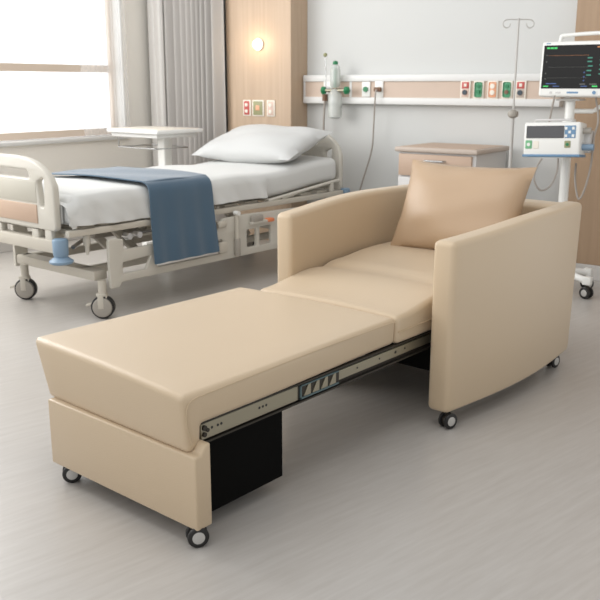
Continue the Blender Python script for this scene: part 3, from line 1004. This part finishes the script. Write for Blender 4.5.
# ------------------------------------------------------------------ drip stand
iv = thing('drip_stand', 'thin steel drip stand with two looped hooks before the wall rail', 'drip stand', (1.323, 5.4, 0), 0)
obj('pole', cyl((0, 0, .1), (0, 0, 1.09), .0105), 'hub', iv)
obj('upper_pole', cyl((0, 0, 1.07), (0, 0, 1.642), .0062), 'hub', iv)
b = lathe([(.012, 1.05), (.03, 1.06), (.034, 1.075), (.03, 1.09), (.012, 1.10)])
obj('clamp_knob', b, 'wheelgrey', iv)
hp = []
for s in (-1, 1):
    pts = [(0, 0, 1.634)]
    pts += [(s * .05, 0, 1.634), (s * .078, 0, 1.631), (s * .093, 0, 1.615), (s * .088, 0, 1.594), (s * .07, 0, 1.586), (s * .054, 0, 1.594), (s * .049, 0, 1.612)]
    obj('hook', tube(pts, .0035, smooth=6, n=8), 'hub', iv)
b = lathe([(.03, .08), (.035, .09), (.035, .14), (.015, .16)])
obj('base_hub', b, 'rubber', iv)
for k in range(5):
    a = 2 * PI * k / 5 + .3
    lg = obj('leg', tube([(0, 0, .11), (.15 * math.cos(a), .15 * math.sin(a), .065)], .011), 'chrome', iv)
    x, y = .147 * math.cos(a), .147 * math.sin(a)
    obj('caster', cyl((x, y - .01, .025), (x, y + .01, .025), .025), 'rubber', lg)

# ------------------------------------------------------------------ monitor cart
PX, PY = 1.60, 5.16
ct = thing('monitor_cart', 'white wheeled pole cart carrying the patient monitor behind the armchair', 'cart', (PX, PY, 0), ROOM)
obj('pole', cyl((0, 0, .12), (0, 0, 1.162), .028, bev=.004), 'white', ct)
obj('pole_collar', lathe([(.03, 1.0), (.04, 1.005), (.04, 1.05), (.03, 1.055)]), 'white', ct)
obj('base_hub', lathe([(.03, .1), (.075, .11), (.075, .15), (.04, .18), (.028, .2)]), 'white', ct)
for k in range(5):
    a = 2 * PI * k / 5 - 1.90
    x, y = .22 * math.cos(a), .22 * math.sin(a)
    lg = obj('leg', tube([(0, 0, .13), (x * .6, y * .6, .12), (x, y, .105)], .022), 'white', ct)
    obj('leg_end', box(x - .026, x + .026, y - .026, y + .026, .085, .135, .008), 'white', lg)
    caster(ct, x, y, .036, 'chair', a, zt=.1)
obj('mount_plate', box(-.06, .06, -.07, .07, 1.16, 1.172, .004), 'hub', ct)
b = cyl((0, 0, 1.10), (.06, -.12, 1.10), .014); cyl((.06, -.12, 1.10), (.08, -.2, 1.16), .012, bm=b)
obj('side_arm', b, 'white', ct)

AZM = 33
def facing(loc): return loc


mo = thing('patient_monitor', 'white patient monitor with black screen and top handle on the cart', 'monitor', (1.635, 5.10, 1.180), R(90 - AZM))
# local: -x faces the viewer, +y left
MW, MH, MD = .222, .31, .11
tl_ = Matrix.Rotation(R(4), 4, 'Y')
def tf(b):
    bmesh.ops.transform(b, matrix=Matrix.Translation((-.02, .0, 0)) @ tl_, verts=b.verts[:]); return b


obj('housing', tf(box(-.07, .03, -MW, MW, 0.0, MH, .014, 3)), 'white', mo)
obj('rear_housing', tf(box(.028, .10, -MW + .04, MW - .04, .03, MH - .03, .02, 3)), 'white', mo)
scn = obj('screen', tf(box(-.0725, -.069, -MW + .022, MW - .014, .045, MH - .022, .001, 1)), 'screen', mo)
hd = obj('handle', tf(tube([(.0, .14, MH - .01), (.0, .135, MH + .025), (-.0, .11, MH + .04), (0, -.12, MH + .048), (0, -.14, MH + .03), (0, -.145, MH - .01)], .011, smooth=6)), 'white', mo)
def dash(y, z, wy, hz, m, par=scn, x=-.0735):
    return obj('readout', tf(box(x - .0006, x + .001, y - wy / 2, y + wy / 2, z - hz / 2, z + hz / 2)), m, par, smooth=0)


for k in range(3): dash(MW - .04 - k * .021, MH - .038, .017, .009, 'eg')
dash(-.105, MH - .036, .02, .007, 'eo'); dash(-.14, MH - .036, .035, .007, 'egy')
for z in (.125, .185, .25):
    b = bmesh.new()
    pts = []
    for i in range(60):
        y = MW - .045 - i * .0039
        ph = (i % 12)
        dz = .0035 if ph == 4 else (-.002 if ph == 5 else 0)
        pts.append((-.0735, y, z - .02 + dz * (1 if z != .25 else .4)))
    obj('waveform', tf(tube(pts, .0006, n=4)), 'egy' if z != .25 else 'eo', scn)
for z, yy in ((.215, -.06), (.195, -.06), (.17, -.065), (.145, -.06), (.12, -.06)):
    dash(yy, z, .026, .007, 'et')
    dash(-.13, z + .006, .03, .006, 'et')
for z in (.09, .11, .135): dash(-.035, z, .006, .008, 'eb')
for z in (.232, .195, .13, .10): dash(MW - .035, z, .005, .007, 'egy')
dash(.15, .073, .06, .005, 'eb'); dash(-.03, .07, .03, .006, 'egy'); dash(-.09, .07, .04, .006, 'egy')
dash(.18, .058, .03, .006, 'eg'); dash(.12, .058, .035, .005, 'eb'); dash(-.04, .058, .035, .005, 'eb'); dash(-.1, .058, .03, .007, 'eg')
u = obj('badge', tf(box(-.0712, -.0695, -.01, .055, .018, .028)), 'bluekey', mo, smooth=0)
obj('badge', tf(box(-.0712, -.0695, MW - .05, MW - .025, MH - .015, MH - .009)), 'bluekey', mo, smooth=0)
obj('key', tf(box(-.0725, -.0695, .14, .155, .017, .029, .001, 1)), 'cabgrey', mo)
obj('key', tf(box(-.0725, -.0695, .09, .12, .018, .027, .001, 1)), 'cabgrey', mo)
obj('key', tf(cyl((-.074, -.1, .023), (-.069, -.1, .023), .01)), 'bluekey', mo)

ip = thing('infusion_pump', 'white infusion pump with grey display clamped on the cart below the monitor', 'infusion pump', (1.475, 5.02, .848), R(90 - 30))
def tf2(b):
    bmesh.ops.transform(b, matrix=Matrix.Rotation(R(-2), 4, 'X') @ Matrix.Rotation(R(5), 4, 'Y'), verts=b.verts[:]); return b


obj('housing', tf2(box(-.07, .10, -.165, .155, 0, .19, .012, 3)), 'white', ip)
obj('base_strip', tf2(box(-.075, .10, -.168, .158, -.006, .008, .003)), 'bluekey', ip)
obj('top_rail', tf2(tube([(-.03, .11, .185), (-.03, .10, .205), (-.03, -.10, .205), (-.03, -.11, .185)], .006)), 'cabgrey', ip)
obj('display', tf2(box(-.0735, -.068, -.075, .14, .10, .17, .002, 1)), 'lcd', ip)
kp = obj('keypad', tf2(box(-.073, -.068, -.14, -.078, .10, .17, .002, 1)), 'bluekey', ip)
for i in range(3):
    for j in range(3):
        if (i + j) % 2 == 0: obj('key', tf2(box(-.075, -.072, -.133 + i * .02, -.119 + i * .02, .105 + j * .021, .12 + j * .021, .001, 1)), 'white', kp)
gp = obj('keypad', tf2(box(-.073, -.068, .105, .143, .04, .088, .003, 1)), 'greenkey', ip)
obj('key', tf2(cyl((-.076, .124, .064), (-.072, .124, .064), .01)), 'white', gp)
obj('keypad', tf2(box(-.073, -.068, .065, .097, .04, .084, .003, 1)), 'cream', ip)
gp = obj('keypad', tf2(box(-.073, -.068, -.115, -.08, .045, .085, .003, 1)), 'olive', ip)
obj('key', tf2(cyl((-.076, -.097, .064), (-.072, -.097, .064), .009)), 'dgreen', gp)
obj('clamp', tf2(box(.04, .17, -.20, -.16, .02, .15, .01)), 'cabgrey', ip)
b = cyl((.0, -.16, .05), (.0, -.23, .05), .018); cyl((.05, -.16, .055), (.05, -.22, .055), .015, bm=b)
u = obj('connector', tf2(b), 'bluepl', ip)
b = cyl((.0, -.16, .14), (.0, -.21, .14), .016); cyl((.05, -.16, .15), (.05, -.20, .15), .013, bm=b)
obj('connector', tf2(b), 'wheelgrey', ip)

# cables
def cable(name, pts, r, lab, m='cable'):
    o = obj(name, tube(pts, r, smooth=8, n=8), m, smooth=60)
    tag(o, lab, 'cable')
    return o


cable('monitor_cable', [(1.475, 5.06, 1.19), (1.47, 5.08, 1.12), (1.465, 5.10, 1.04)], .006, 'grey cable running from the monitor down to the infusion pump')
cable('looped_cable', [(1.40, 4.97, .838), (1.375, 4.97, .79), (1.36, 4.96, .72), (1.40, 4.96, .655), (1.46, 4.97, .68), (1.495, 4.98, .76), (1.50, 4.99, .838)], .0055, 'grey cable hanging in a loop below the infusion pump')
cable('hanging_cable', [(1.72, 5.08, 1.18), (1.735, 5.05, 1.05), (1.70, 5.0, .95), (1.69, 4.98, .8), (1.665, 4.98, .66), (1.64, 5.0, .60), (1.625, 5.04, .70), (1.635, 5.08, .80)], .006, 'pale cable hanging down at the right of the cart pole')
